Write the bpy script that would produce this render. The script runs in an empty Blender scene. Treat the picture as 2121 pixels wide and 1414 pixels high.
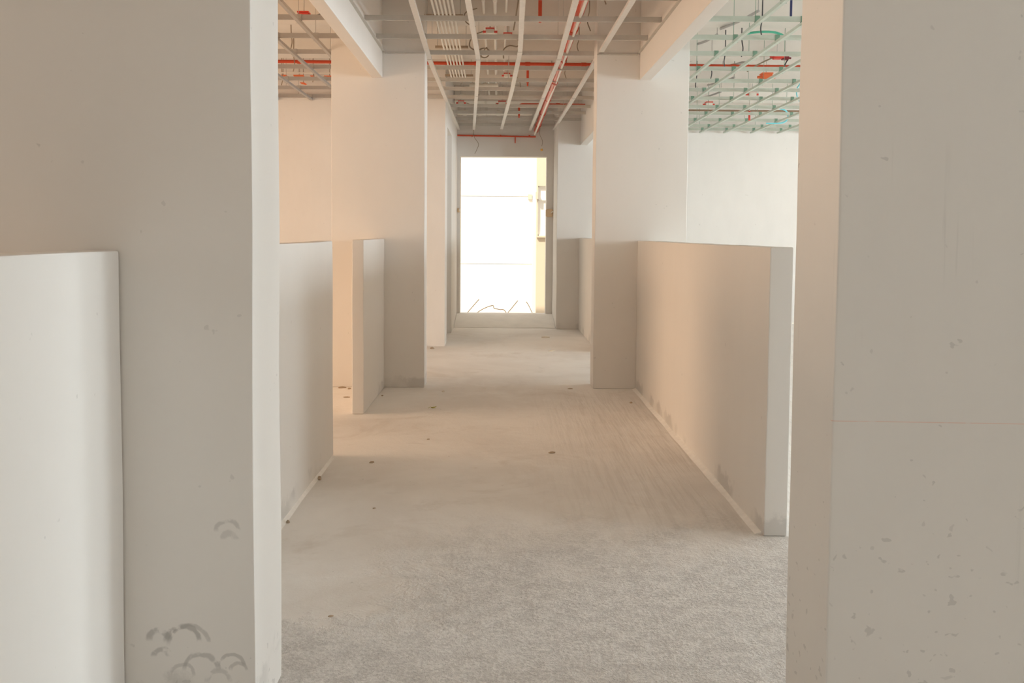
import bpy, bmesh, math, random
from mathutils import Vector, Matrix, noise
random.seed(7)
scene = bpy.context.scene
COL = scene.collection

# ------------------------------------------------------------------ camera
cam_data = bpy.data.cameras.new('camera')
cam_data.sensor_width = 36.0
cam_data.lens = 1836 * 36.0 / 2121
cam_data.shift_x = 0.01202
cam_data.shift_y = -0.0598
cam_data.clip_start = 0.05
cam_data.clip_end = 200
cam = bpy.data.objects.new('camera', cam_data)
COL.objects.link(cam)
pitch, roll = math.radians(3.0), math.radians(0.4)
fw = Vector((0, math.cos(pitch), -math.sin(pitch)))
rt = Vector((1, 0, 0)); up = rt.cross(fw)
r2 = rt * math.cos(roll) + up * math.sin(roll)
u2 = -rt * math.sin(roll) + up * math.cos(roll)
m = Matrix((r2, u2, -fw)).transposed().to_4x4()
m.translation = (0, 0, 1.25)
cam.matrix_world = m
scene.camera = cam

# ------------------------------------------------------------------ sky, sun, window daylight, exposure
world = bpy.data.worlds.new('sky'); scene.world = world; world.use_nodes = True
bg = world.node_tree.nodes['Background']
bg.inputs[0].default_value = (1.0, 0.97, 0.93, 1)
bg.inputs[1].default_value = 1.6

sd = bpy.data.lights.new('sun', 'SUN'); sd.energy = 6.0; sd.color = (1.0, 0.86, 0.66); sd.angle = math.radians(1.0)
sun = bpy.data.objects.new('sun_offscreen', sd); COL.objects.link(sun)
sun.rotation_euler = Vector((0.42, 0.55, -0.72)).to_track_quat('-Z', 'Y').to_euler()

def window_light(name, loc, size, direction, radiance, color):
    l = bpy.data.lights.new(name, 'AREA'); l.shape = 'RECTANGLE'
    l.size, l.size_y = size
    l.energy = radiance * math.pi * size[0] * size[1]
    l.color = color
    o = bpy.data.objects.new(name, l); COL.objects.link(o)
    o.location = loc
    d = Vector(direction)
    o.rotation_euler = d.to_track_quat('-Z', 'Z' if abs(d.z) < .9 else 'Y').to_euler()
    return o

SKYLIGHT = (0.84, 0.94, 1.0); WARM = (1.0, 0.64, 0.38)
RIGHT_WIN = [(-4.2, -1.0), (-0.2, 2.9), (3.6, 6.4), (7.2, 10.0), (10.6, 12.4)]
LEFT_WIN = [(-4.2, -0.6), (4.1, 6.5), (7.4, 9.2)]
# bright daylight through the windows of the right-hand room, low warm daylight through the big opening of the
# left-hand room; the remaining openings simply look out on the sky
for (a, b) in RIGHT_WIN[1:4]:
    window_light('window_right_offscreen', (9.45, (a + b) / 2, 1.68), (b - a, 1.54), (-1, 0, 0), 34, SKYLIGHT)
a, b = LEFT_WIN[1]
window_light('window_left_offscreen', (-6.45, (a + b) / 2, 1.27), (b - a, 2.26), (1, 0, 0), 13, WARM)

vs = scene.view_settings
vs.view_transform = 'Standard'; vs.look = 'None'; vs.gamma = 1.0; vs.use_curve_mapping = False
vs.exposure = -0.30
scene.cycles.max_bounces = 14; scene.cycles.diffuse_bounces = 12

# ------------------------------------------------------------------ helpers: materials
def new_mat(name):
    mt = bpy.data.materials.new(name); mt.use_nodes = True
    nt = mt.node_tree
    return mt, nt, nt.nodes['Principled BSDF']

class NB:
    """small node builder"""
    def __init__(s, nt): s.nt = nt
    def n(s, t, **kw):
        nd = s.nt.nodes.new(t)
        for k, v in kw.items():
            setattr(nd, k, v)
        return nd
    def link(s, a, b): s.nt.links.new(a, b)
    def _in(s, nd, i, v):
        if v is None: return
        if hasattr(v, 'is_linked'): s.link(v, nd.inputs[i])
        else: nd.inputs[i].default_value = v
    def math(s, op, a, b=None, clamp=False):
        nd = s.n('ShaderNodeMath', operation=op); nd.use_clamp = clamp
        s._in(nd, 0, a); s._in(nd, 1, b); return nd.outputs[0]
    def pos(s):
        g = s.n('ShaderNodeNewGeometry'); return g.outputs['Position']
    def sep(s, v):
        x = s.n('ShaderNodeSeparateXYZ'); s.link(v, x.inputs[0]); return x.outputs
    def scale(s, v, sc):
        mp = s.n('ShaderNodeMapping'); s.link(v, mp.inputs[0]); mp.inputs['Scale'].default_value = sc; return mp.outputs[0]
    def noise(s, v, scale, detail=4, rough=.55, dist=0.0):
        nd = s.n('ShaderNodeTexNoise'); s.link(v, nd.inputs['Vector'])
        nd.inputs['Scale'].default_value = scale; nd.inputs['Detail'].default_value = detail
        nd.inputs['Roughness'].default_value = rough; nd.inputs['Distortion'].default_value = dist
        return nd.outputs[0]
    def ramp(s, v, lo, hi, a=0.0, b=1.0):
        nd = s.n('ShaderNodeMapRange'); nd.clamp = True; nd.interpolation_type = 'SMOOTHSTEP'
        s.link(v, nd.inputs[0]); nd.inputs[1].default_value = lo; nd.inputs[2].default_value = hi
        nd.inputs[3].default_value = a; nd.inputs[4].default_value = b
        return nd.outputs[0]
    def mix(s, f, a, b):
        nd = s.n('ShaderNodeMix', data_type='RGBA'); s._in(nd, 0, f)
        for i, v in ((6, a), (7, b)):
            if hasattr(v, 'is_linked'): s.link(v, nd.inputs[i])
            else: nd.inputs[i].default_value = (*v, 1)
        return nd.outputs[2]
    def bump(s, h, strength, dist, prev=None):
        nd = s.n('ShaderNodeBump'); s.link(h, nd.inputs['Height'])
        nd.inputs['Strength'].default_value = strength; nd.inputs['Distance'].default_value = dist
        if prev is not None: s.link(prev, nd.inputs['Normal'])
        return nd.outputs[0]

def plaster(name, base=(.75, .725, .69), grime=0.14, arcs=None, splashes=None, chalk=None, streaks=0.0, var=.05):
    mt, nt, bs = new_mat(name); b = NB(nt)
    P = b.pos(); x, y, z = b.sep(P)
    big = b.noise(P, 1.1, 3)
    fine = b.noise(b.scale(P, (1, 1, .35)), 7.0, 6, .6)
    c1 = tuple(v * (1 - var) for v in base); c2 = tuple(min(1, v * (1 + var)) for v in base)
    col = b.mix(b.math('ADD', b.math('MULTIPLY', big, .6), b.math('MULTIPLY', fine, .4)), c1, c2)
    dirt = tuple(v * .52 for v in base)
    # ragged cement grime left along the foot of the wall
    if grime:
        n1 = b.noise(P, 9.0, 6, .65)
        edge = b.math('MULTIPLY', n1, grime * 1.6)
        foot = b.ramp(b.math('SUBTRACT', z, edge), -.05, -.01, 1, 0)
        foot = b.math('MULTIPLY', foot, b.ramp(b.noise(P, 3.0, 2), .44, .62))
        col = b.mix(b.math('MULTIPLY', foot, .42), col, dirt)
    # a few specks anywhere
    sp = b.ramp(b.noise(P, 26.0, 2, .5), .745, .775)
    col = b.mix(b.math('MULTIPLY', sp, .25), col, dirt)
    if streaks:
        st = b.ramp(b.noise(b.scale(P, (14, 14, .8)), 2.0, 3), .62, .74)
        st = b.math('MULTIPLY', st, b.ramp(b.noise(P, 2.3, 1), .5, .6))
        col = b.mix(b.math('MULTIPLY', st, streaks), col, tuple(v * .7 for v in base))
    if splashes:                    # cement splashes, thicker below `splashes` metres
        lim = b.ramp(z, .05, splashes, .625, .755)
        s1 = b.noise(b.scale(P, (1, 1, 1.25)), 30.0, 2, .5, .3)
        d = b.math('SUBTRACT', s1, lim)
        msk = b.ramp(d, 0, .035)
        col = b.mix(b.math('MULTIPLY', msk, .42), col, tuple(v * .6 for v in base))
        s2 = b.noise(b.scale(P, (1, 1, 2.2)), 8.0, 4, .6, .6)
        msk = b.ramp(b.math('SUBTRACT', s2, b.ramp(z, .05, splashes * .5, .655, .8)), 0, .03)
        col = b.mix(b.math('MULTIPLY', msk, .35), col, tuple(v * .66 for v in base))
    if arcs:
        wob = b.math('MULTIPLY', b.math('SUBTRACT', b.noise(P, 24.0, 3), .5), .02)
        gaps = b.ramp(b.noise(P, 30.0, 3), .36, .52)
        for (cx, cz, r, w, k) in arcs:
            dx = b.math('SUBTRACT', x, cx); dz = b.math('SUBTRACT', z, cz)
            rr = b.math('SQRT', b.math('ADD', b.math('MULTIPLY', dx, dx), b.math('MULTIPLY', dz, dz)))
            d = b.math('ABSOLUTE', b.math('ADD', b.math('SUBTRACT', rr, r), wob))
            ring = b.ramp(d, w * .4, w, 1, 0)
            ring = b.math('MULTIPLY', ring, b.ramp(dz, -.1 * r, .35 * r))
            ring = b.math('MULTIPLY', ring, gaps)
            col = b.mix(b.math('MULTIPLY', ring, k), col, tuple(v * .55 for v in base))
    if chalk:                       # snapped red chalk line
        z0, slope, xr = chalk
        d = b.math('ABSOLUTE', b.math('SUBTRACT', z, b.math('ADD', b.math('MULTIPLY', b.math('SUBTRACT', x, xr), slope), z0)))
        ln = b.math('MULTIPLY', b.math('MULTIPLY', b.ramp(y, 2.028, 2.034, 1, 0), b.ramp(d, .0005, .0014, 1, 0)), b.ramp(b.noise(P, 18.0, 3), .36, .5, .25, 1))
        col = b.mix(b.math('MULTIPLY', ln, .5), col, (.75, .40, .30))
    b.link(col, bs.inputs['Base Color'])
    bs.inputs['Roughness'].default_value = .82
    bs.inputs['Specular IOR Level'].default_value = .25
    nrm = b.bump(fine, .10, .006)
    nrm = b.bump(b.noise(P, 60.0, 3), .06, .002, nrm)
    b.link(nrm, bs.inputs['Normal'])
    return mt

def simple(name, color, rough=.5, metal=0.0, var=.08, scale=8.0, bump=0.0, spec=.5):
    mt, nt, bs = new_mat(name); b = NB(nt); P = b.pos()
    f = b.noise(P, scale, 4)
    b.link(b.mix(f, tuple(v * (1 - var) for v in color), tuple(min(1, v * (1 + var)) for v in color)), bs.inputs['Base Color'])
    bs.inputs['Roughness'].default_value = rough; bs.inputs['Metallic'].default_value = metal
    bs.inputs['Specular IOR Level'].default_value = spec
    if bump: b.link(b.bump(f, bump, .01), bs.inputs['Normal'])
    return mt

def floor_material():
    mt, nt, bs = new_mat('floor_concrete'); b = NB(nt)
    P = b.pos(); x, y, z = b.sep(P)
    big = b.noise(P, .8, 4, .6, .5); mid = b.noise(P, 3.6, 6, .65, .3); clump = b.noise(P, 15.0, 5, .65)
    fine = b.noise(P, 75.0, 4, .7); grit = b.noise(P, 170.0, 3, .6)
    # rough open aggregate screed in the nearest bay, with smooth trowelled remnants
    border = b.math('ADD', y, b.math('MULTIPLY', b.math('SUBTRACT', mid, .5), 1.6))
    rough = b.ramp(border, 3.1, 4.1, 1, 0)
    leftness = b.ramp(b.math('ADD', x, b.math('MULTIPLY', b.math('SUBTRACT', mid, .5), 1.1)), -.50, -.10)
    patch = b.ramp(b.math('ADD', y, b.math('MULTIPLY', b.math('SUBTRACT', clump, .5), .5)), 2.62, 2.85, 1, 0)
    rough = b.math('MULTIPLY', rough, b.math('MAXIMUM', leftness, patch))
    c = b.mix(b.ramp(big, .3, .7), (.72, .685, .645), (.84, .815, .78))
    c = b.mix(b.math('MULTIPLY', b.ramp(mid, .48, .72), .55), c, (.83, .81, .78))
    c = b.mix(b.math('MULTIPLY', b.ramp(b.noise(P, 1.7, 6, .7, 1.0), .52, .74), .5), c, (.60, .545, .485))
    c = b.mix(b.math('MULTIPLY', b.ramp(b.noise(b.scale(P, (1.0, 3.0, 1)), 5.0, 6, .75, .6), .60, .74), .28), c, (.48, .43, .38))
    g = b.mix(b.ramp(b.math('ADD', b.math('MULTIPLY', fine, .6), b.math('MULTIPLY', clump, .4)), .40, .60), (.62, .60, .575), (.92, .90, .87))
    g = b.mix(b.math('MULTIPLY', b.ramp(mid, .50, .66), .40), g, (.89, .875, .85))
    g = b.mix(b.math('MULTIPLY', b.ramp(b.noise(P, 2.4, 5, .7, .8), .52, .68), .32), g, (.60, .575, .56))
    c = b.mix(b.math('MULTIPLY', rough, .82), c, g)
    # small dark flecks
    c = b.mix(b.math('MULTIPLY', b.ramp(b.noise(P, 30.0, 2), .735, .765), .3), c, (.33, .29, .25))
    # broom marks drawn along the corridor on the right side
    streak = b.noise(b.scale(P, (1, .05, 1)), 34.0, 4, .6, .15)
    bm_ = b.math('MULTIPLY', b.ramp(x, .05, .7), b.math('MULTIPLY', b.ramp(y, 3.3, 4.0), b.ramp(y, 6.4, 7.4, 1, 0)))
    c = b.mix(b.math('MULTIPLY', b.math('MULTIPLY', b.ramp(streak, .46, .62), bm_), .22), c, (.46, .42, .37))
    b.link(c, bs.inputs['Base Color'])
    bs.inputs['Roughness'].default_value = .72; bs.inputs['Specular IOR Level'].default_value = .35
    n = b.bump(mid, .25, .02)
    n = b.bump(b.math('MULTIPLY', streak, bm_), .5, .012, n)
    hr = b.math('ADD', b.math('ADD', b.math('MULTIPLY', fine, .6), b.math('MULTIPLY', grit, .3)), b.math('MULTIPLY', clump, .9))
    hr = b.math('MULTIPLY', hr, b.math('ADD', b.math('MULTIPLY', rough, .9), .08))
    n = b.bump(hr, .9, .022, n)
    b.link(n, bs.inputs['Normal'])
    return mt

PL = plaster('plaster_pale')
PL_NEARL = plaster('plaster_smeared', arcs=[(-.788, .222, .042, .010, .75), (-.772, .214, .052, .007, .5), (-.848, .225, .026, .011, .65), (-.842, .185, .020, .009, .6),
                                           (-.742, .150, .042, .008, .6), (-.790, .135, .030, .007, .45), (-.672, .505, .028, .008, .45), (-.668, .485, .016, .010, .35),
                                           (-.664, .160, .030, .006, .6), (-.648, .150, .020, .006, .5), (-.700, .120, .03, .008, .4)],
                   splashes=.30, grime=.17, base=(.75, .725, .69))
PL_NEARR = plaster('plaster_splashed', splashes=1.1, chalk=(.825, -.0086, .78), streaks=.35, grime=.08, base=(.75, .725, .69))
PL_HALF = plaster('plaster_half_wall', base=(.75, .725, .69))
PL_ROOM = plaster('plaster_room', base=(.75, .725, .69), grime=.05)
PL_BACK = plaster('cement_render_unpainted', base=(.75, .725, .69), grime=.05, var=.10)
SOFFIT = simple('slab_concrete', (.73, .69, .635), .9, var=.12, scale=2.2, bump=.15, spec=.2)
BEAMC = simple('beam_concrete', (.73, .69, .635), .9, var=.12, scale=3.0, bump=.15, spec=.2)
FLOOR = floor_material()
STEPC = simple('step_concrete', (.74, .71, .66), .8, var=.1, scale=6.0, bump=.2)
MORTAR = simple('mortar_fillet', (.90, .875, .84), .85, var=.12, scale=20, bump=.3)
GALV = simple('galvanised_bright', (.74, .72, .69), .55, .1, var=.10, scale=40)
GALVD = simple('galvanised_shaded', (.55, .53, .49), .6, .1, var=.10, scale=30)  # darker copy of the galvanised steel, shade of the cross channels in its colour
GREEN = simple('steel_green_fringe', (.55, .60, .53), .5, .1, var=.08, scale=30)  # green colour fringing of the lens, put into the steel's own colour
GREEND = simple('clip_dark_green', (.20, .34, .25), .5, .1, var=.1, scale=30)
GREYT = simple('dull_steel_grey', (.42, .40, .38), .5, .2, var=.08, scale=30)
REDP = simple('red_pipe_paint', (.62, .075, .025), .35, var=.1, scale=14)
REDB = simple('red_box_plastic', (.72, .07, .045), .4, var=.05)
ORANGE = simple('orange_lining', (.85, .20, .07), .6, var=.08)
PVC = simple('pale_pvc', (.82, .79, .72), .4, var=.04)
WIRE = simple('grey_cable', (.30, .24, .17), .55, var=.1)
BLACKW = simple('black_rod', (.05, .05, .055), .5, var=.1)
NAVY = simple('navy_rod', (.03, .04, .14), .5, var=.1)
CYAN = simple('cyan_cable', (.20, .66, .74), .5, var=.05)
GRNC = simple('green_cable', (.08, .45, .30), .5, var=.05)
EXTW = simple('outside_render_white', (.86, .85, .82), .8, var=.02, scale=1.0)
EXTS = simple('outside_render_cream', (.66, .58, .47), .8, var=.04, scale=1.0)
GROUND = simple('outside_ground', (.70, .66, .58), .9, var=.1, scale=3.0, bump=.2)
LEAFM = simple('leaf_yellow_green', (.40, .38, .05), .6, var=.2, scale=60)
CHIP = simple('debris_brown', (.40, .31, .22), .8, var=.25, scale=60)
CHIPL = simple('debris_pale', (.74, .68, .58), .8, var=.15, scale=60)
RUST = simple('rusty_rod', (.30, .20, .13), .7, var=.2, scale=40)
FRAMEW = simple('pale_metal_frame', (.85, .84, .80), .4, var=.03)

# ------------------------------------------------------------------ helpers: geometry
def link(name, me, mat, parent=None):
    o = bpy.data.objects.new(name, me); COL.objects.link(o)
    if mat and not me.materials: me.materials.append(mat)
    if parent: o.parent = parent
    return o
def tag(o, label=None, cat=None, group=None, kind=None):
    if label: o['label'] = label
    if cat: o['category'] = cat
    if group: o['group'] = group
    if kind: o['kind'] = kind
    return o
def empty(name, loc, label, cat, group=None):
    o = bpy.data.objects.new(name, None); COL.objects.link(o); o.location = loc
    o.empty_display_size = .1
    return tag(o, label, cat, group)
def add_box(bm, x0, x1, y0, y1, z0, z1):
    v = [bm.verts.new((x, y, z)) for z in (z0, z1) for y in (y0, y1) for x in (x0, x1)]
    for f in ((0, 2, 3, 1), (4, 5, 7, 6), (0, 1, 5, 4), (2, 6, 7, 3), (0, 4, 6, 2), (1, 3, 7, 5)):
        bm.faces.new([v[i] for i in f])
    return v
def to_mesh(bm, name, smooth=False):
    bmesh.ops.recalc_face_normals(bm, faces=bm.faces)
    me = bpy.data.meshes.new(name); bm.to_mesh(me); bm.free()
    if smooth:
        for p in me.polygons: p.use_smooth = True
        me.set_sharp_from_angle(angle=math.radians(42))
    return me
def boxes_mesh(name, boxes):
    bm = bmesh.new()
    for bx in boxes: add_box(bm, *bx)
    return to_mesh(bm, name)
def hand_plastered(name, x0, x1, y0, y1, z0, z1, mat, wob=.0022, bevel=.006, seed=0):
    """a rendered block whose arrises wander a little, as trowelled by hand"""
    bm = bmesh.new(); add_box(bm, x0, x1, y0, y1, z0, z1)
    for ax, L in ((0, x1 - x0), (1, y1 - y0), (2, z1 - z0)):
        n = min(14, int(L / .22))
        if n > 0:
            es = [e for e in bm.edges if abs((e.verts[0].co - e.verts[1].co)[ax]) > L * .99]
            bmesh.ops.subdivide_edges(bm, edges=es, cuts=n, use_grid_fill=True)
    s = Vector((seed * 3.7, seed * 1.3, 0))
    for v in bm.verts:
        o = noise.noise_vector(v.co * 2.1 + s) * wob * 2
        if abs(v.co.z - z0) < 1e-5: o.z = 0
        v.co += o
    es = [e for e in bm.edges if len(e.link_faces) == 2 and e.calc_face_angle(0) > 1.0]
    bmesh.ops.bevel(bm, geom=es, offset=bevel, segments=2, profile=.5, affect='EDGES')
    me = to_mesh(bm, name, True)
    o = link(name, me, mat)
    md = o.modifiers.new('weighted', 'WEIGHTED_NORMAL'); md.keep_sharp = True
    return o
def tube_mesh(name, pts, r, seg=8, cap=True, smooth=True):
    pts = [Vector(p) for p in pts]; bm = bmesh.new(); rings = []
    t0 = (pts[1] - pts[0]).normalized()
    ref = Vector((0, 0, 1)) if abs(t0.z) < .9 else Vector((1, 0, 0))
    nrm = t0.cross(ref).normalized()
    for i, p in enumerate(pts):
        if i == 0: t = t0
        elif i == len(pts) - 1: t = (pts[i] - pts[i - 1]).normalized()
        else: t = ((pts[i] - pts[i - 1]).normalized() + (pts[i + 1] - pts[i]).normalized()).normalized()
        nrm = (nrm - t * nrm.dot(t)).normalized(); bn = t.cross(nrm)
        rings.append([bm.verts.new(p + (nrm * math.cos(a) + bn * math.sin(a)) * r) for a in [2 * math.pi * k / seg for k in range(seg)]])
    for a, b in zip(rings, rings[1:]):
        for k in range(seg): bm.faces.new((a[k], a[(k + 1) % seg], b[(k + 1) % seg], b[k]))
    if cap: bm.faces.new(rings[0]); bm.faces.new(list(reversed(rings[-1])))
    return to_mesh(bm, name, smooth)
def tube(name, pts, r, mat, parent=None, seg=8):
    return link(name, tube_mesh(name, pts, r, seg), mat, parent)
def curve_pts(ctrl, n=8):
    """Catmull-Rom through control points"""
    P = [Vector(c) for c in ctrl]; P = [2 * P[0] - P[1]] + P + [2 * P[-1] - P[-2]]
    out = []
    for i in range(1, len(P) - 2):
        for k in range(n):
            t = k / n; a, b, c, d = P[i - 1:i + 3]
            out.append(.5 * ((2 * b) + (c - a) * t + (2 * a - 5 * b + 4 * c - d) * t * t + (3 * b - a - 3 * c + d) * t ** 3))
    out.append(P[-2]); return out
def struct(o): o['kind'] = 'structure'; return o

# ------------------------------------------------------------------ the shell
SLAB = 3.15; GRID = 2.69
bm = bmesh.new(); add_box(bm, -6.6, 9.6, -6.2, 12.62, -.3, 0)
struct(link('floor', to_mesh(bm, 'floor'), FLOOR))
bm = bmesh.new(); add_box(bm, -6.6, 9.6, -6.2, 12.95, SLAB, SLAB + .25)
struct(link('ceiling', to_mesh(bm, 'ceiling'), SOFFIT))

def wall_with_openings(name, axis, c0, c1, a0, a1, wins, zs, ztop, mat):
    """long outer wall; axis 'x' = thickness along x and length along y"""
    bxs = []
    def put(l0, l1, z0, z1):
        bxs.append((c0, c1, l0, l1, z0, z1) if axis == 'x' else (l0, l1, c0, c1, z0, z1))
    p = a0
    for (w0, w1) in wins:
        put(p, w0, 0, ztop); put(w0, w1, 0, zs[0]); put(w0, w1, zs[1], ztop); p = w1
    put(p, a1, 0, ztop)
    return struct(link(name, boxes_mesh(name, bxs), mat))
wall_with_openings('wall_right', 'x', 9.3, 9.5, -6.2, 12.85, RIGHT_WIN, (.9, 2.45), SLAB, PL_ROOM)
wall_with_openings('wall_left', 'x', -6.5, -6.3, -6.2, 9.95, LEFT_WIN, (.14, 2.4), SLAB, PL_ROOM)
wall_with_openings('wall_behind', 'y', -6.2, -6.0, -6.3, 9.3, [(-1.2, 1.2)], (.9, 2.4), SLAB, PL_ROOM)
# cross wall closing the left-hand room and its return along the far corridor with a deep recess
struct(link('wall_far_left', boxes_mesh('wall_far_left', [(-6.3, -.607, 9.78, 9.95, 0, SLAB)]), PL_BACK))
struct(link('wall_corridor_left', boxes_mesh('wall_corridor_left', [
    (-.80, -.607, 9.95, 10.16, 0, SLAB), (-.80, -.607, 11.08, 12.5, 0, SLAB), (-.80, -.607, 10.16, 11.08, 2.46, SLAB),
    (-1.02, -.96, 10.16, 11.08, 0, 2.46), (-.96, -.80, 11.08, 11.2, 0, 2.46), (-.96, -.80, 10.04, 10.16, 0, 2.46), (-.96, -.80, 10.04, 11.2, 2.46, 2.6)]), PL))
# wall closing the right-hand room
struct(link('wall_far_right', boxes_mesh('wall_far_right', [(1.45, 9.3, 12.68, 12.85, 0, SLAB)]), PL_BACK))
# end wall round the outside doorway
struct(link('wall_end', boxes_mesh('wall_end', [(-.560, .648, 12.502, 12.68, 0, .12), (-1.2, -.560, 12.5, 12.68, 0, SLAB), (.648, 1.46, 12.5, 12.68, 0, SLAB), (-.560, .648, 12.5, 12.68, 2.33, SLAB)]), PL))

# downstand beams under the slab
for i, (y0, y1, zb) in enumerate([(2.2, 2.5, 2.9), (4.55, 4.8, 2.97), (7.22, 7.5, 2.98), (8.6, 8.82, 2.96), (9.95, 10.15, 2.97), (11.5, 11.75, 2.95)]):
    x0 = -6.3 if y0 < 9.7 else -.6
    struct(link('ceiling_beam', boxes_mesh('ceiling_beam', [(x0, 9.3, y0, y1, zb, SLAB)]), BEAMC))

# ------------------------------------------------------------------ columns, half walls, lintels
def column(x0, x1, y0, y1, mat, label, seed):
    o = hand_plastered('column', x0, x1, y0, y1, 0, SLAB, mat, seed=seed)
    return tag(o, label, 'column', 'plastered columns along the corridor')
column(-1.36, -.607, 2.17, 2.442, PL_NEARL, 'grey plastered column with curved smears low down, half wall butting its face', 1)
column(.767, 1.52, 2.02, 2.30, PL_NEARR, 'grey plastered column with cement splashes and faint red chalk line', 2)
column(-1.355, -.607, 7.14, 7.36, PL, 'plastered column between the red pipe and short half wall stub', 3)
column(.762, 1.50, 7.14, 7.36, PL, 'plastered column where the long half wall with pale fillet ends', 4)
column(.745, 1.45, 11.65, 12.5, PL, 'plastered column beside the bright outside doorway', 5)

def half_wall(x0, x1, y0, y1, h, label, seed, mat=PL_HALF):
    o = hand_plastered('half_wall', x0, x1, y0, y1, 0, h, mat, wob=.0018, bevel=.007, seed=seed)
    return tag(o, label, 'half wall', 'plastered half walls')
half_wall(-1.015, -.93, -3.0, 2.168, 1.203, 'pale half wall butting the front of the column with curved smears', 11)
half_wall(-1.015, -.93, 2.444, 4.93, 1.203, 'half wall ending free, running back from behind the smeared column', 12)
half_wall(-1.012, -.93, 6.06, 7.138, 1.203, 'short half wall stub ending against the face of a column', 13)
half_wall(1.107, 1.205, 3.63, 7.138, 1.203, 'long half wall with exposed end and pale mortar fillet at its foot', 14)
half_wall(1.04, 1.14, 9.35, 11.648, 1.203, 'distant half wall running up to the column by the bright doorway', 15)

def lintel(x0, x1, y0, y1, z0, label, seed):
    o = hand_plastered('lintel_beam', x0, x1, y0, y1, z0, SLAB, PL_HALF, wob=.001, bevel=.005, seed=seed)
    return tag(o, label, 'beam', 'white lintel beams over the half walls')
lintel(-1.03, -.945, 2.444, 7.138, 2.485, 'white plastered lintel beam over the free ended half wall and stub', 21)
lintel(1.105, 1.195, 2.302, 7.138, 2.48, 'white plastered lintel beam over the long half wall with fillet', 22)
lintel(1.04, 1.13, 7.362, 11.648, 2.41, 'distant plastered lintel beam ending at the column by the doorway', 23)

# raised concrete step in front of the outside doorway
bm = bmesh.new(); prof = [(11.72, 0), (11.72, .006), (12.10, .075), (12.34, .115), (12.40, .124), (12.498, .126), (12.498, 0)]; n = 10; prev = None
for k in range(n + 1):
    xx = -.603 + 1.345 * k / n
    ring = [bm.verts.new((xx, yy + (.03 * noise.noise(Vector((xx * 3, 2, 0))) if yy < 12.05 else 0), zz + (.004 * noise.noise(Vector((xx * 4, yy * 5, 0))) if 0 < zz < .12 else 0))) for yy, zz in prof]
    if prev:
        for q in range(len(prof)): bm.faces.new((prev[q], prev[(q + 1) % len(prof)], ring[(q + 1) % len(prof)], ring[q]))
    else: bm.faces.new(ring)
    prev = ring
bm.faces.new(list(reversed(prev)))
o = link('door_ramp', to_mesh(bm, 'door_ramp', True), STEPC)
tag(o, 'low pale concrete ramp rising to the foot of the outside doorway', 'ramp')

# mortar fillet along the foot of the long half wall
def fillet(name, xa, xb, ya, yb, h):
    bm = bmesh.new(); n = int((yb - ya) / .12); prev = None
    for i in range(n + 1):
        y = ya + (yb - ya) * i / n
        w = (xb - xa) * (1 + .35 * noise.noise(Vector((y * 2.3, 1, 0))))
        hh = h * (1 + .3 * noise.noise(Vector((y * 3.1, 5, 0))))
        ring = [bm.verts.new(p) for p in ((xb, y, 0), (xb, y, hh), (xb - w * .4, y, hh * .55), (xb - w, y, 0))]
        if prev:
            for k in range(4): bm.faces.new((prev[k], prev[(k + 1) % 4], ring[(k + 1) % 4], ring[k]))
        else: bm.faces.new(ring)
        prev = ring
    bm.faces.new(list(reversed(prev)))
    return struct(link(name, to_mesh(bm, name), MORTAR))
fillet('trim_1', 1.078, 1.109, 3.66, 7.13, .012)
fillet('trim_2', -.912, -.932, 2.46, 4.9, .010)

# ------------------------------------------------------------------ suspended ceiling grids
def channel_mesh(name, w, h, t=.0016):
    """unit-length rolled channel, open side up, along +Y from 0 to 1"""
    bm = bmesh.new()
    add_box(bm, -w / 2, w / 2, 0, 1, 0, t)
    add_box(bm, -w / 2, -w / 2 + t, 0, 1, t, h)
    add_box(bm, w / 2 - t, w / 2, 0, 1, t, h)
    add_box(bm, -w / 2 + t, -w / 2 + t + .006, 0, 1, h - t, h)
    add_box(bm, w / 2 - t - .006, w / 2 - t, 0, 1, h - t, h)
    return to_mesh(bm, name)
def clip_mesh():
    bm = bmesh.new()
    add_box(bm, -.017, .017, -.0105, -.0085, .018, .058)
    add_box(bm, -.017, .017, .0085, .0105, .018, .058)
    add_box(bm, -.017, .017, -.0085, .0085, .058, .060)
    add_box(bm, -.021, .021, -.004, .004, -.001, .0)
    return to_mesh(bm, 'clip')
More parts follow.
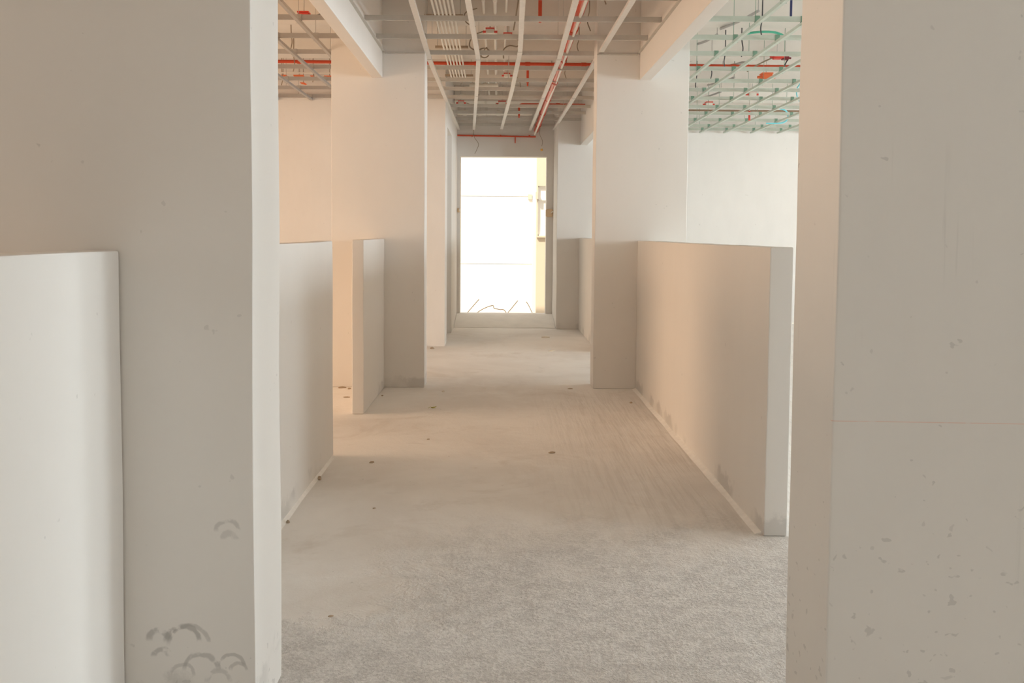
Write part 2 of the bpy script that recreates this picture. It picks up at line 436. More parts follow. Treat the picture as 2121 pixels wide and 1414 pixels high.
def make_grid(label, origin, runners, joists, mats, hang, runner_w=.036, clips=None):
    mr, mj, mc, mh = mats
    root = empty('ceiling_grid', origin, label, 'ceiling grid', 'bare steel ceiling grids')
    O = Vector(origin)
    rm = channel_mesh('runner', runner_w, .022); rm.materials.append(mr)
    jm = channel_mesh('cross_channel', .014, .036); jm.materials.append(mj)
    cm = clip_mesh(); cm.materials.append(mc)
    hm = tube_mesh('hanger_wire', [(0, 0, 0), (0, 0, 1)], .0022, 5); hm.materials.append(mh)
    def at_y(line, y):
        for a, b in zip(line, line[1:]):
            if a[1] <= y <= b[1]: return a[0] + (b[0] - a[0]) * (y - a[1]) / (b[1] - a[1])
    for line in runners:
        for a, b in zip(line, line[1:]):
            o = link('main_runner', rm, None, root)
            o.location = Vector((a[0], a[1], GRID)) - O
            d = Vector((b[0] - a[0], b[1] - a[1], 0))
            o.rotation_euler.z = math.atan2(-d.x, d.y); o.scale = (1, d.length + .004, 1)
    for (y, x0, x1) in joists:
        o = link('cross_channel', jm, None, root)
        o.location = Vector((x0, y, GRID + .023)) - O; o.rotation_euler.z = -math.pi / 2; o.scale = (1, x1 - x0, 1)
        for i, line in enumerate(runners):
            x = at_y(line, y)
            if x is None or not x0 < x < x1: continue
            o = link('clip', cm, None, root); o.location = Vector((x, y, GRID + .002)) - O
        x = x0 + hang[1]
        while x < x1:
            o = link('hanger_wire', hm, None, root); o.location = Vector((x, y, GRID + .05)) - O; o.scale.z = SLAB - GRID - .05
            x += hang[0]
    return root
JY = [3.2, 3.8, 4.4, 5.0, 5.63, 6.20, 6.77, 7.36, 8.02, 8.64, 9.17, 9.73, 10.37, 10.92, 11.53, 12.15]
cor = [[(-.53, 3.0), (-.56, 5.57), (-.60, 7.48), (-.595, 9.96), (-.585, 12.5)],
       [(-.22, 3.0), (-.21, 5.56), (-.19, 7.47), (-.26, 9.42), (-.375, 12.45)],
       [(.12, 3.0), (.13, 5.55), (.15, 7.16), (.11, 9.09), (.01, 12.35)],
       [(.45, 3.0), (.46, 5.54), (.48, 7.44), (.45, 9.56), (.41, 12.45)],
       [(.81, 3.0), (.81, 5.53), (.79, 7.43), (.775, 9.54), (.735, 12.4)]]
jc = []
for y in JY:
    if y < 7.13: jc.append((y, -.943, 1.103))
    elif y < 7.4: jc.append((y, -.605, .760))
    elif y < 9.75: jc.append((y, -1.30, 1.036))
    elif y < 11.64: jc.append((y, -.605, 1.036))
    else: jc.append((y, -.605, .743))
g = make_grid('bare metal ceiling grid hung over the corridor leading to the doorway', (0, 7.5, GRID), cor, jc, (GALV, GALVD, GALVD, GALVD), (.95, .42))
# wall angles where the corridor grid meets the lintels and columns
for bx in [(-.945, -.925, 3.0, 7.138, GRID - .004, GRID + .004), (1.085, 1.104, 3.0, 7.138, GRID - .004, GRID + .004),
           (-.925, -.607, 7.118, 7.139, GRID - .016, GRID - .008), (.762, 1.085, 7.118, 7.139, GRID - .016, GRID - .008)]:
    o = link('wall_angle', boxes_mesh('wall_angle', [bx]), GALVD, g); o.location = -g.location
# join sleeves on the runners
bm = bmesh.new(); add_box(bm, -.020, .020, -.005, .005, -.002, .024); sm = to_mesh(bm, 'joint_sleeve'); sm.materials.append(GREYT)
for (x, y) in [(-.60, 7.44), (-.19, 7.45), (.15, 7.12), (.48, 7.42), (.79, 7.41), (-.245, 9.4), (.45, 9.54), (.775, 9.52)]:
    o = link('joint_sleeve', sm, None, g); o.location = Vector((x, y, GRID)) - g.location

rr = [1.37, 1.745, 2.06, 2.48, 2.80, 3.14, 3.52, 3.90, 4.28, 4.66]
make_grid('green tinted ceiling grid with many clips, above the long half wall', (2.9, 8.5, GRID),
          [[(x, 3.0), (x + .02, 12.64)] for x in rr], [(y - .04, 1.24 if y < 7 or y > 7.5 else 1.52, 5.0) for y in JY] + [(12.5, 1.5, 5.0)],
          (GREEN, GREEN, GREEND, GREEND), (.78, .5), .024)
lr = [-3.2, -2.80, -2.42, -2.05, -1.68, -1.385]
make_grid('grey steel ceiling grid with diagonal sight lines above the free ended half wall', (-2.2, 6.5, GRID),
          [[(x, 3.0), (x - .02, 9.76)] for x in lr], [(y, -3.5, -1.06 if y < 7 or y > 7.5 else -1.37) for y in JY if y < 9.75],
          (GREYT, GREYT, GREYT, GREYT), (.8, .5), .026)

# ------------------------------------------------------------------ pipes and conduits above the grid
def collar(parent, p, axis, r, mat, name='coupling', L=.05):
    d = Vector(axis).normalized() * L / 2; p = Vector(p)
    return tube(name, [p - d, p + d], r, mat, parent, 10)
def strap(parent, x, y, z, mat=GALVD):
    o = link('pipe_hanger', tube_mesh('pipe_hanger', [(x, y, z), (x, y, SLAB)], .003, 5), mat, parent); o.location = -parent.location
    return o
# long sprinkler main crossing every room
p = empty('sprinkler_pipe', (0, 8.9, 2.92), 'long red sprinkler pipe crossing above all three ceiling grids', 'pipe', 'red sprinkler pipes')
def local(o, parent): o.location = -parent.location; return o
run = local(tube('pipe_run', [(-6.2, 8.9, 2.955), (9.2, 8.9, 2.905)], .0165, REDP, p, 10), p)
local(tube('drop', [(.264, 8.9, 2.925), (.264, 8.9, 2.745)], .013, REDP, p, 10), p)
local(tube('sprinkler_stub', [(.264, 8.9, 2.745), (.264, 8.9, 2.715)], .008, REDP, p, 8), p)
for x in (-2.0, -.24, .264, .82, 2.3, 3.3):
    collar(run, (x, 8.9, 2.934 - x * .00325), (1, 0, 0), .021, REDP)
for x in (-1.9, -.45, .9, 2.2, 3.4): strap(p, x, 8.9, 2.94)
# branch with a bend
p = empty('sprinkler_pipe', (.6, 11, 2.84), 'short bent red sprinkler branch near the distant lintel beam', 'pipe', 'red sprinkler pipes')
local(tube('pipe_run', [(1.036, 11, 2.84), (.262, 11, 2.842), (.240, 11, 2.836), (.228, 11, 2.82), (.224, 11, 2.80), (.224, 11, 2.70)], .0135, REDP, p, 10), p)
local(tube('sprinkler_stub', [(.224, 11, 2.70), (.224, 11, 2.675)], .008, REDP, p, 8), p)
local(collar(p, (.7, 11, 2.841), (1, 0, 0), .017, REDP), p); strap(p, .6, 11, 2.845); strap(p, .95, 11, 2.845)
# pipe on the end wall
p = empty('sprinkler_pipe', (-.1, 12.45, 2.61), 'thin red pipe fixed across the wall above the outside doorway', 'pipe', 'red sprinkler pipes')
local(tube('pipe_run', [(-.606, 12.47, 2.618), (.49, 12.47, 2.605)], .011, REDP, p, 8), p)
local(tube('drop', [(.203, 12.47, 2.61), (.203, 12.47, 2.515)], .008, REDP, p, 8), p)
for x in (-.4, .0, .4): local(tube('pipe_clip', [(x, 12.5, 2.614), (x, 12.455, 2.614)], .014, REDP, p, 8), p)
# lone dropper
p = empty('sprinkler_dropper', (.302, 7.05, 2.92), 'short thick red pipe stub hanging straight down beside the first downstand beam', 'pipe', 'red sprinkler pipes')
local(tube('pipe_run', [(.302, 7.05, SLAB), (.302, 7.05, 2.93)], .0155, REDP, p, 10), p)
local(tube('sprinkler_stub', [(.302, 7.05, 2.93), (.302, 7.05, 2.905)], .011, REDP, p, 8), p)
# the main along the corridor with a pale tube added under it as its highlight
p = empty('sprinkler_main', (.55, 9, 2.80), 'thick red pipe running lengthwise over the corridor grid to the doorway wall', 'pipe', 'red sprinkler pipes')
A, B = Vector((.555, 3.0, 2.83)), Vector((.50, 12.5, 2.70))
run = local(tube('pipe_run', [A, B], .036, REDP, p, 14), p)
for k in range(9):
    t = .06 + k * .11; q = A.lerp(B, t)
    collar(run, q, B - A, .042, REDP, 'coupling', .07)
    o = local(tube('pipe_hanger', [q + Vector((.04, 0, 0)), Vector((q.x + .04, q.y, SLAB))], .003, BLACKW, p, 5), p)
local(tube('highlight_tube', [(.550, 3.0, 2.775), (.535, 9.0, 2.725), (.470, 12.35, 2.625)], .0125, PVC, p, 8), p)  # imitates the bright glint along the red pipe
ORD = ['first', 'second', 'third', 'fourth', 'fifth', 'sixth']
# bundle of six
for i in range(6):
    x0 = -.505 + i * .0292; x1 = -.535 + i * .0305
    xm = x0 + (x1 - x0) * (3.2 - 6.5) / 3.25
    c = tube('bundled_conduit', [(xm, 3.2, 2.92), (x0, 6.53, 2.92), (x1, 9.82, 2.92)], .0085, PVC, None, 8)
    tag(c, ORD[i] + ' of six thin parallel pale conduits, counting from the lintel beam by the stub', 'conduit', 'six parallel conduits')
for i, y in enumerate((9.6, 8.15, 7.0, 5.0, 3.6)):
    s_ = empty('conduit_strut', (-.43, y, 2.935), ORD[i] + ' brown strut across the six parallel conduits, counting from the doorway', 'bracket', 'conduit struts')
    o = link('strut_bar', boxes_mesh('strut_bar', [(-.17, .13, -.02, .02, -.004, .014)]), CHIP, s_)
    for dx in (-.15, .11):
        link('strut_rod', tube_mesh('strut_rod', [(dx, 0, 0), (dx, 0, SLAB - 2.935)], .004, 6), GALVD, s_)
# other straight runs seen between the channels
runs = [('lengthwise_conduit', [(-.14, 6.4, 3.02), (-.15, 11.9, 3.02)], .011, 'pale conduit close under the slab, beside the looping cables'),
        ('lengthwise_conduit', [(-.05, 6.4, 3.02), (-.06, 11.9, 3.02)], .014, 'thicker pale conduit close under the slab, between the looping cables'),
        ('lengthwise_conduit', [(.04, 6.4, 3.03), (.03, 9.8, 3.03)], .009, 'slender pale conduit close under the slab, next to the middle runner'),
        ('cross_conduit', [(-.36, 10.21, 2.93), (-.03, 10.20, 2.93)], .028, 'stubby white plastic pipe lying crosswise past the six conduits'),
        ('cross_conduit', [(-.58, 11.0, 2.93), (.45, 11.0, 2.93)], .022, 'white plastic pipe lying crosswise over the bent red branch'),
        ('cross_conduit', [(-.58, 11.95, 2.86), (.42, 11.95, 2.86)], .03, 'white plastic pipe lying crosswise close to the doorway wall'),
        ('cross_conduit', [(-.58, 10.7, 2.97), (.72, 10.7, 2.97)], .012, 'thin cream pipe lying crosswise high under the slab')]
for n, pts, r, lab in runs:
    c = empty(n, pts[0], lab, 'conduit', 'pale conduits under the slab')
    run = local(tube('conduit_tube', pts, r, PVC, c, 10), c)
    a, b_ = Vector(pts[0]), Vector(pts[1])
    for t in ((.08, .5, .92) if n[0] == 'l' else (.1, .3, .55)):
        q = a.lerp(b_, t); collar(run, q, b_ - a, r * 1.25, PVC, 'coupling', .05)
        local(tube('conduit_hanger', [q, (q.x, q.y, SLAB)], .003, GALVD, c, 5), c)

# junction boxes: body, lid, gland; with looping cables
def junction_box(x, y, z, label, mat=REDB, body=PVC, s=1.0):
    b_ = empty('junction_box', (x, y, z), label, 'junction box', 'ceiling junction boxes')
    bm = bmesh.new(); add_box(bm, -.035 * s, .035 * s, -.035 * s, .035 * s, -.018 * s, .018 * s)
    bmesh.ops.bevel(bm, geom=list(bm.edges), offset=.005, segments=2, affect='EDGES')
    link('box_body', to_mesh(bm, 'box_body', True), body, b_)
    bm = bmesh.new(); add_box(bm, -.038 * s, .038 * s, -.038 * s, .038 * s, .018 * s, .027 * s)
    link('box_lid', to_mesh(bm, 'box_lid'), mat, b_)
    for sx in (-1, 1):
        link('gland', tube_mesh('gland', [(sx * .035 * s, 0, 0), (sx * .062 * s, 0, 0)], .010 * s, 8), mat, b_)
    link('box_stem', tube_mesh('box_stem', [(0, 0, .025 * s), (0, 0, SLAB - z)], .005, 6), GALVD, b_)
    return b_
def cable(ctrl, r, mat, label, group='loose cables above the grids'):
    o = tube('loose_cable', curve_pts(ctrl), r, mat, None, 6)
    return tag(o, label, 'cable', group)
junction_box(-.096, 7.62, 2.96, 'white junction box with red lid and big loop of cable, above the corridor')
cable([(-.16, 7.62, 2.96), (-.24, 7.6, 2.92), (-.27, 7.6, 2.84), (-.22, 7.6, 2.80), (-.10, 7.6, 2.775)], .006, WIRE, 'thick brown cable looping left from the red lidded white box')
junction_box(.055, 7.75, 2.95, 'white junction box with red lid close to the middle runner')
cable([(.117, 7.75, 2.95), (.15, 7.73, 2.91), (.14, 7.72, 2.86), (.07, 7.72, 2.865), (.02, 7.72, 2.83), (.02, 7.74, 2.76)], .006, WIRE, 'brown cable curling over beside the middle runner')
junction_box(.062, 9.48, 2.92, 'small white junction box with red sides beyond the long red sprinkler pipe', s=.9)
cable([(.118, 9.48, 2.92), (.17, 9.48, 2.90), (.20, 9.48, 2.85), (.21, 9.48, 2.76)], .005, WIRE, 'short brown cable drooping beyond the long red sprinkler pipe')
junction_box(-.505, 11.33, 2.90, 'white junction box with red glands joined to a sagging cable, far down the corridor')
junction_box(.015, 11.39, 2.90, 'bright white junction box at the end of the sagging cable', s=1.3)
cable([(-.44, 11.33, 2.90), (-.34, 11.34, 2.87), (-.24, 11.35, 2.855), (-.13, 11.36, 2.87), (-.05, 11.38, 2.90)], .005, WIRE, 'brown cable sagging between two far junction boxes')
coil = [(-.153 + .055 * math.cos(a) * (1 - .012 * i), 8.05 + .01 * math.sin(a * 1.7), 2.87 + .042 * math.sin(a)) for i, a in enumerate([k * .6 for k in range(24)])]
cable(coil + [(-.20, 8.05, 2.80), (-.19, 8.05, 2.74)], .0045, WIRE, 'grey cable wound in a small coil above the corridor grid')
cable([(-.19, 7.0, 3.0), (-.275, 7.0, 2.97), (-.29, 7.0, 2.92), (-.26, 7.0, 2.88), (-.2, 7.0, 2.86)], .005, WIRE, 'brown cable hooked round near the six parallel conduits')
cable([(.12, 6.6, SLAB), (.125, 6.62, 3.0), (.11, 6.65, 2.88), (.09, 6.68, 2.76)], .006, WIRE, 'dark cable hanging beside the middle runner near the first downstand beam')
for k, (x, y) in enumerate([(.70, 6.15), (.675, 6.95), (.68, 7.9), (.665, 9.2)]):
    cable([(x, y, SLAB), (x + .004, y, 2.98), (x - .012, y, 2.90), (x + .014, y, 2.82)], .0045, WIRE, ORD[3 - k] + ' dark wire tail beside the thick lengthwise red pipe, counting from the doorway', 'wire tails by the red pipe')
cable([(-.38, 12.42, 2.74), (-.37, 12.42, 2.60), (-.31, 12.42, 2.50), (-.33, 12.42, 2.42), (-.36, 12.42, 2.36)], .004, WIRE, 'thin wire hanging in a wavy line above the outside doorway')
# bulb on a flex by the doorway
lb = empty('hanging_bulb', (.571, 12.40, 2.42), 'small amber bulb on a flex above the corner of the doorway', 'bulb')
link('flex', tube_mesh('flex', curve_pts([(0, 0, .04), (.01, 0, .12), (-.03, .01, .22), (-.02, .02, .34)]), .003, 6), WIRE, lb)
link('bulb_holder', tube_mesh('bulb_holder', [(0, 0, .012), (0, 0, .045)], .013, 10), PVC, lb)
bm = bmesh.new(); bmesh.ops.create_uvsphere(bm, u_segments=12, v_segments=8, radius=.020)
for v in bm.verts:
    if v.co.z > 0: v.co.x *= .75; v.co.y *= .75; v.co.z *= 1.3
link('bulb_glass', to_mesh(bm, 'bulb_glass', True), simple('amber_glass', (.85, .50, .14), .15), lb)

# left room: red box, orange lining pieces, thin pale pipe, dark tails
junction_box(-1.512, 6.88, 2.90, 'red junction box with dark cables above the grey steel ceiling grid', REDB, REDB, 1.15)
cable([(-1.438, 6.88, 2.90), (-1.36, 6.87, 2.92), (-1.24, 6.86, 2.92)], .006, BLACKW, 'black cable leading sideways from the red junction box')
cable([(-1.59, 6.86, 2.90), (-1.61, 6.78, 2.94), (-1.64, 6.6, 2.98)], .006, BLACKW, 'black cable running lengthwise from the red junction box')
c = tube('thin_pipe', [(-6.2, 9.3, 2.90), (-1.36, 9.3, 2.903)], .0065, PVC, None, 8); tag(c, 'very thin pale pipe crossing above the grey steel ceiling grid', 'pipe')
for i, (x0, x1, z0, z1) in enumerate([(-2.40, -2.27, 2.885, 2.935), (-2.23, -2.09, 2.885, 2.935), (-2.05, -1.98, 2.89, 2.93), (-1.90, -1.78, 2.885, 2.93), (-2.17, -2.09, 2.835, 2.862)]):
    yt = 9.64 if i == 4 else 9.60
    bm = bmesh.new()
    lo = [bm.verts.new(q) for q in ((x0, yt, z1), (x0 + .02, yt, z0 + .012), (x1 - .015, yt, z0), (x1, yt, z0 + .008), (x1 - .03, yt, z1))]
    hi = [bm.verts.new(v.co + Vector((0, .012, 0))) for v in lo]
    bm.faces.new(lo); bm.faces.new(list(reversed(hi)))
    for k in range(5): bm.faces.new((lo[k], lo[(k + 1) % 5], hi[(k + 1) % 5], hi[k]))
    bo = empty('orange_tag', ((x0 + x1) / 2, yt, z0), ['ragged orange plastic tag behind the thin pale pipe, farthest from the column', 'widest ragged orange plastic tag behind the thin pale pipe', 'narrowest orange plastic tag behind the thin pale pipe', 'ragged orange plastic tag behind the thin pale pipe, next to the column', 'lowest small orange plastic tag, hung below the others'][i], 'plastic tag', 'orange plastic tags')
    local(link('sheet', to_mesh(bm, 'sheet'), ORANGE, bo), bo)
    local(link('tie_wire', tube_mesh('tie_wire', [((x0 + x1) / 2, yt + .006, z1 - .01), ((x0 + x1) / 2, yt + .006, SLAB)], .003, 5), WIRE, bo), bo)
for k, (x, y) in enumerate([(-2.3, 9.4), (-1.93, 9.2), (-1.99, 8.6), (-1.78, 7.6)]):
    cable([(x, y, SLAB), (x, y, 2.95), (x + .008, y, 2.86), (x - .006, y, 2.79)], .0045, WIRE, ORD[k] + ' dark wire tail in the grey steel ceiling grid, counting from its cross wall', 'wire tails in the grey grid')

# right room
junction_box(2.60, 8.45, 2.93, 'dark red junction box with black cable, above the green tinted grid', REDB, REDB, 1.1)
junction_box(2.69, 8.50, 2.93, 'maroon junction box beside the dark red one above the green tinted grid', simple('maroon_plastic', (.22, .02, .03), .4), simple('maroon_plastic_body', (.22, .02, .03), .4), .9)
cable([(2.55, 8.45, 2.92), (2.50, 8.5, 2.90), (2.42, 8.55, 2.86), (2.36, 8.6, 2.82)], .007, WIRE, 'black cable running down from the dark red junction box')
cable([(2.72, 8.5, 2.92), (2.70, 8.52, 2.88), (2.68, 8.55, 2.80)], .006, BLACKW, 'short black cable hanging from the maroon junction box')
junction_box(2.80, 9.46, 2.92, 'wide orange red junction box above the green tinted grid', ORANGE, ORANGE, 1.5)
junction_box(2.96, 10.55, 2.91, 'flat red junction box midway across the green tinted grid', REDB, PVC, 1.2)
junction_box(2.646, 11.39, 2.91, 'flat red junction box near the far wall of the green grid room', REDB, PVC, 1.2)
p = empty('sprinkler_dropper', (3.064, 11.02, 2.70), 'thin red dropper poking through the green tinted grid', 'pipe', 'red sprinkler pipes')
local(tube('pipe_run', [(3.064, 11.02, SLAB), (3.064, 11.02, 2.76)], .006, GALVD, p, 8), p)
local(tube('drop', [(3.064, 11.02, 2.78), (3.064, 11.02, 2.665)], .013, REDB, p, 8), p)
cable([(1.95, 7.5, 2.895), (2.05, 7.46, 2.925), (2.177, 7.44, 2.935), (2.29, 7.46, 2.93), (2.40, 7.5, 2.895)], .010, GRNC, 'bright green cable bowed in an arc above the green tinted grid')
cable([(3.35, 9.8, SLAB), (3.32, 9.85, 2.98), (3.27, 9.9, 2.86), (3.31, 9.95, 2.76), (3.40, 10.0, 2.70)], .007, CYAN, 'dark cyan cable snaking down through the green tinted grid')
cable([(3.50, 11.3, 2.86), (3.62, 11.35, 2.83), (3.66, 11.4, 2.75), (3.60, 11.42, 2.69), (3.40, 11.45, 2.685)], .010, CYAN, 'bright cyan cable bunched over the far green channels')
cable([(2.25, 10.1, 2.80), (2.42, 10.1, 2.785), (2.6, 10.1, 2.79)], .006, CYAN, 'pale cyan cable lying flat across the green tinted grid')
for k, (x, y) in enumerate([(2.03, 7.0), (2.075, 7.75), (2.08, 8.33), (2.08, 8.9), (2.10, 9.62)]):
    cable([(x, y, SLAB), (x, y, 2.95), (x + (.012 if k % 2 else -.01), y, 2.86), (x, y, 2.79)], .005, BLACKW, ORD[4 - k] + ' black wire tail above the green tinted grid, counting from the far wall', 'row of black wire tails')
t_ = tube('threaded_rod', [(2.092, 6.5, SLAB), (2.092, 6.5, 2.80)], .009, NAVY, None, 8); tag(t_, 'navy blue threaded rod hanging above the green tinted grid', 'rod')
t_ = tube('threaded_rod', [(3.30, 9.3, SLAB), (3.30, 9.3, 2.72)], .006, GREYT, None, 8); tag(t_, 'slim grey threaded rod next to the dark cyan cable', 'rod')
# tubes added to imitate diagonal shadows under the slab of the right room
for i, (a, b_) in enumerate([((1.83, 7.5, 2.97), (1.97, 6.9, 2.97)), ((1.75, 8.0, 2.95), (1.83, 7.62, 2.95)), ((1.90, 9.0, 3.0), (2.02, 8.6, 3.0)), ((2.33, 9.3, 3.0), (2.55, 8.7, 3.0)), ((2.33, 10.1, 2.94), (2.50, 9.6, 2.94)), ((2.42, 11.0, 2.93), (2.58, 10.5, 2.93))]):
    c = empty('shadow_tube', a, ORD[5 - i] + ' short grey tube imitating shadow above the green tinted grid, counting from its far wall', 'conduit', 'tubes imitating diagonal shadows')
    local(tube('conduit_tube', curve_pts([a, tuple(Vector(a).lerp(Vector(b_), .5) - Vector((0, 0, .01))), b_], 4), .011, GREYT, c, 8), c)
    local(tube('conduit_hanger', [b_, (b_[0], b_[1], SLAB)], .003, GREYT, c, 5), c)
c = tube('cross_pipe', [(1.5, 11.55, 2.86), (9.2, 11.55, 2.85)], .012, RUST, None, 8); tag(c, 'thin brown pipe crossing low near the far wall of the green grid room', 'pipe')

# ------------------------------------------------------------------ fittings on the end wall
FITT = simple('fitting_tan', (.74, .56, .37), .5)
def wall_fitting(name, x, y, z, label, w, h, d):
    e = empty(name, (x, y, z), label, 'wall fitting')
    bm = bmesh.new(); add_box(bm, -w / 2, w / 2, -d, 0, -h / 2, h / 2)
    bmesh.ops.bevel(bm, geom=list(bm.edges), offset=min(w, h, d) * .2, segments=2, affect='EDGES')
    link('back_box', to_mesh(bm, 'back_box', True), FITT, e)
    link('cable_stub', tube_mesh('cable_stub', curve_pts([(w * .2, -d, 0), (w * .5, -d - .03, .02), (w * .7, -d - .03, -h * .4)]), .007, 6), PVC, e)
    link('face_plate', boxes_mesh('face_plate', [(-w * .42, w * .42, -d - .004, -d + .001, -h * .42, h * .42)]), FITT, e)
    return e
wall_fitting('switch_box', .690, 12.5, 1.545, 'tan electrical box on the right jamb of the outside doorway', .10, .11, .05)
wall_fitting('switch_box', -.585, 12.5, 1.575, 'tiny tan electrical box in the corner left of the outside doorway', .035, .06, .03)

# ------------------------------------------------------------------ outside the doorway
bm = bmesh.new(); add_box(bm, -25, 25, 12.64, 40, -.6, -.35)
struct(link('ground_outside', to_mesh(bm, 'ground_outside'), GROUND))
bw = empty('boundary_wall', (-1.2, 16, -.35), 'sunlit white panelled wall seen through the outside doorway', 'wall')
for (z0, z1) in [(-.35, .70), (.712, 1.895), (1.925, 4.6)]:
    o = hand_plastered('wall_panel', -4.5, .60, 16.0, 16.2, z0, z1, EXTW, wob=.001, bevel=.004); o.parent = bw; o.location = -bw.location
o = link('pilaster', boxes_mesh('pilaster', [(.58, .68, 15.85, 16.2, -.35, 4.6)]), EXTW, bw); o.location = -bw.location
o = link('joint_bracket', boxes_mesh('joint_bracket', [(.50, .57, 15.96, 16.0, 1.87, 1.96)]), EXTS, bw); o.location = -bw.location
sb = empty('outbuilding', (1.5, 15.5, -.35), 'cream outbuilding with one tall bright window, past the outside doorway', 'building')
o = link('building_wall', boxes_mesh('building_wall', [(.64, 3.5, 15.6, 15.75, -.35, 1.22), (.64, 3.5, 15.6, 15.75, 2.09, 4.6), (.64, .665, 15.6, 15.75, 1.22, 2.09), (1.0, 3.5, 15.6, 15.75, 1.22, 2.09)]), EXTS, sb); o.location = -sb.location
o = link('window_frame', boxes_mesh('window_frame', [(.665, .68, 15.62, 15.66, 1.22, 2.09), (.985, 1.0, 15.62, 15.66, 1.22, 2.09), (.665, 1.0, 15.62, 15.66, 1.22, 1.24), (.665, 1.0, 15.62, 15.66, 2.07, 2.09), (.665, 1.0, 15.62, 15.66, 1.84, 1.852)]), FRAMEW, sb); o.location = -sb.location
o = link('window_pane', boxes_mesh('window_pane', [(.68, .985, 15.66, 15.67, 1.24, 2.07)]), EXTW, sb); o.location = -sb.location
o = link('window_sill', boxes_mesh('window_sill', [(.64, 1.03, 15.54, 15.6, 1.19, 1.22)]), EXTS, sb); o.location = -sb.location
o = link('wall_bracket', boxes_mesh('wall_bracket', [(.62, .66, 15.52, 15.6, 1.86, 1.98)]), EXTS, sb); o.location = -sb.location
for pts, lab in [([(-.78, 13.6, -.345), (-.56, 13.6, -.05), (-.42, 13.6, .12), (-.317, 13.6, .24)], 'straight rusty rod leaning up from the ground outside the doorway, tip free'),
                 ([(-.50, 13.5, -.345), (-.38, 13.5, -.02), (-.28, 13.5, .085), (-.11, 13.5, .155), (-.08, 13.5, .11), (.0, 13.5, .095), (.10, 13.5, .05), (.24, 13.5, -.345)], 'bent rusty rod humped up on the ground outside the doorway'),
                 ([(-.06, 13.8, -.345), (.10, 13.8, -.03), (.19, 13.8, .09), (.285, 13.8, .21)], 'rusty rod leaning right, beside the humped rod outside the doorway'),
                 ([(.41, 13.6, .21), (.46, 13.6, .13), (.56, 13.6, -.1), (.64, 13.6, -.345)], 'short rusty rod leaning left outside the doorway, near the pilaster')]:
    o = tube('bent_rod', curve_pts(pts, 5), .006, RUST, None, 6); tag(o, lab, 'rod', 'rusty rods outside')

# ------------------------------------------------------------------ debris on the floor
def chip(x, y, sx, sy, sz, rz, mat, label, name='rubble_chip', group=None, cat='debris'):
    bm = bmesh.new(); bmesh.ops.create_icosphere(bm, subdivisions=2, radius=1)
    for v in bm.verts:
        v.co *= 1 + .35 * noise.noise(v.co * 1.6 + Vector((x * 9, y * 7, 0)))
        v.co = Vector((v.co.x * sx, v.co.y * sy, max(-.35, v.co.z) * sz)) * .78
    zmin = min(v.co.z for v in bm.verts)
    for v in bm.verts: v.co.z -= zmin
    o = link(name, to_mesh(bm, name), mat); o.location = (x, y, 0); o.rotation_euler.z = rz
    return tag(o, label, cat, group)
chip(.305, 5.012, .028, .012, .009, .15, CHIP, 'brown flat chip lying alone in the middle of the corridor floor')
chip(-.427, 5.324, .012, .008, .006, .5, CHIP, 'small dark chip on the floor across from the free half wall end')
chip(-.905, 4.43, .012, .012, .020, 0, CHIP, 'dark round lump at the foot of the free ended half wall')
chip(-1.157, 6.68, .035, .014, .008, .05, CHIP, 'long brown scrap on the floor behind the half wall stub')
chip(-1.264, 7.09, .045, .02, .012, .3, CHIP, 'brown rubble scrap at the foot of the column behind the stub')
chip(-1.20, 7.05, .02, .015, .010, 1.0, CHIP, 'small rubble lump close to the scrap at the column foot')
chip(.982, 6.53, .014, .012, .012, 0, CHIP, 'dark pebble on the floor near the far end of the long half wall')
chip(-.543, 2.83, .012, .006, .005, .3, CHIP, 'dark sliver on the smooth floor patch past the smeared column')
chip(-.563, 3.966, .009, .007, .005, .3, CHIP, 'tiny brown speck on the floor beside the free ended half wall')
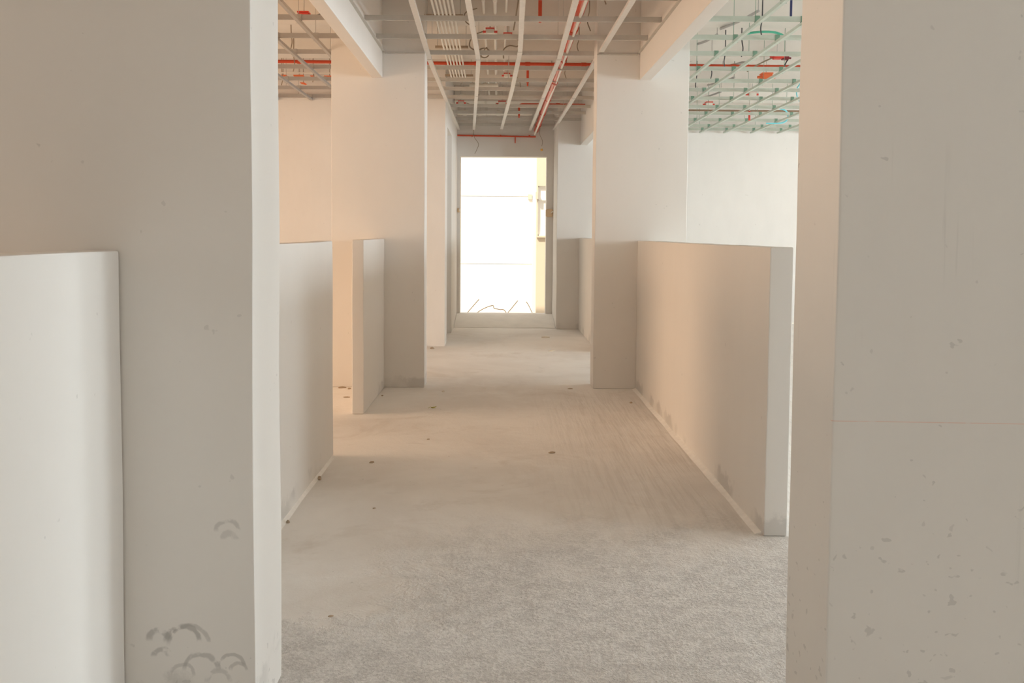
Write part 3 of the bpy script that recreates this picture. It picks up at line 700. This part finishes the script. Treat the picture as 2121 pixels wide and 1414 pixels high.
chip(.56, 10.67, .07, .03, .015, .1, CHIPL, 'pale flat rubble piece on the far floor before the step')
chip(.563, 9.43, .045, .02, .012, .2, CHIPL, 'pale flat rubble piece on the far floor past the column pair')
chip(-.69, 4.77, .018, .012, .008, .7, CHIP, 'dark crumb by the free end of the half wall')
chip(-.728, 9.56, .03, .025, .02, .7, CHIP, 'brown lump at the foot of the distant left cross wall')
chip(-.441, 6.955, .016, .012, .010, .7, CHIPL, 'whitish pebble on the floor next to the column corner')
chip(-.895, 6.75, .012, .01, .008, .7, CHIP, 'dark crumb at the foot of the half wall stub')
chip(-.905, 3.76, .01, .01, .012, .1, CHIP, 'dark nub at the foot of the half wall behind the smeared column')
chip(.577, 7.12, .03, .012, .006, .0, CHIP, 'thin dark scrap beside the foot of the column at the fillet end')
# the fallen leaf
bm = bmesh.new()
rows = [(-1, 0), (-.6, .32), (-.1, .42), (.4, .30), (1, 0)]
L = [bm.verts.new((t * .028, w * .028, .006 + .006 * t * t)) for t, w in rows]; R = [bm.verts.new((t * .028, -w * .028, .006 + .006 * t * t)) for t, w in rows[1:-1]]
M_ = [bm.verts.new((t * .028, 0, .002 + .004 * t * t)) for t, w in rows[1:-1]]
bm.faces.new((L[0], L[1], M_[0])); bm.faces.new((L[1], L[2], M_[1], M_[0])); bm.faces.new((L[2], L[3], M_[2], M_[1])); bm.faces.new((L[3], L[4], M_[2]))
bm.faces.new((L[0], M_[0], R[0])); bm.faces.new((R[0], M_[0], M_[1], R[1])); bm.faces.new((R[1], M_[1], M_[2], R[2])); bm.faces.new((R[2], M_[2], L[4]))
leaf = empty('fallen_leaf', (-.467, 6.293, 0), 'small yellow green leaf fallen on the corridor floor', 'leaf')
leaf.rotation_euler.z = .6
o = link('blade', to_mesh(bm, 'blade', True), LEAFM, leaf); md = o.modifiers.new('thick', 'SOLIDIFY'); md.thickness = .001
link('stalk', tube_mesh('stalk', [(-.028, 0, .012), (-.045, .004, .003)], .0012, 5), LEAFM, leaf)
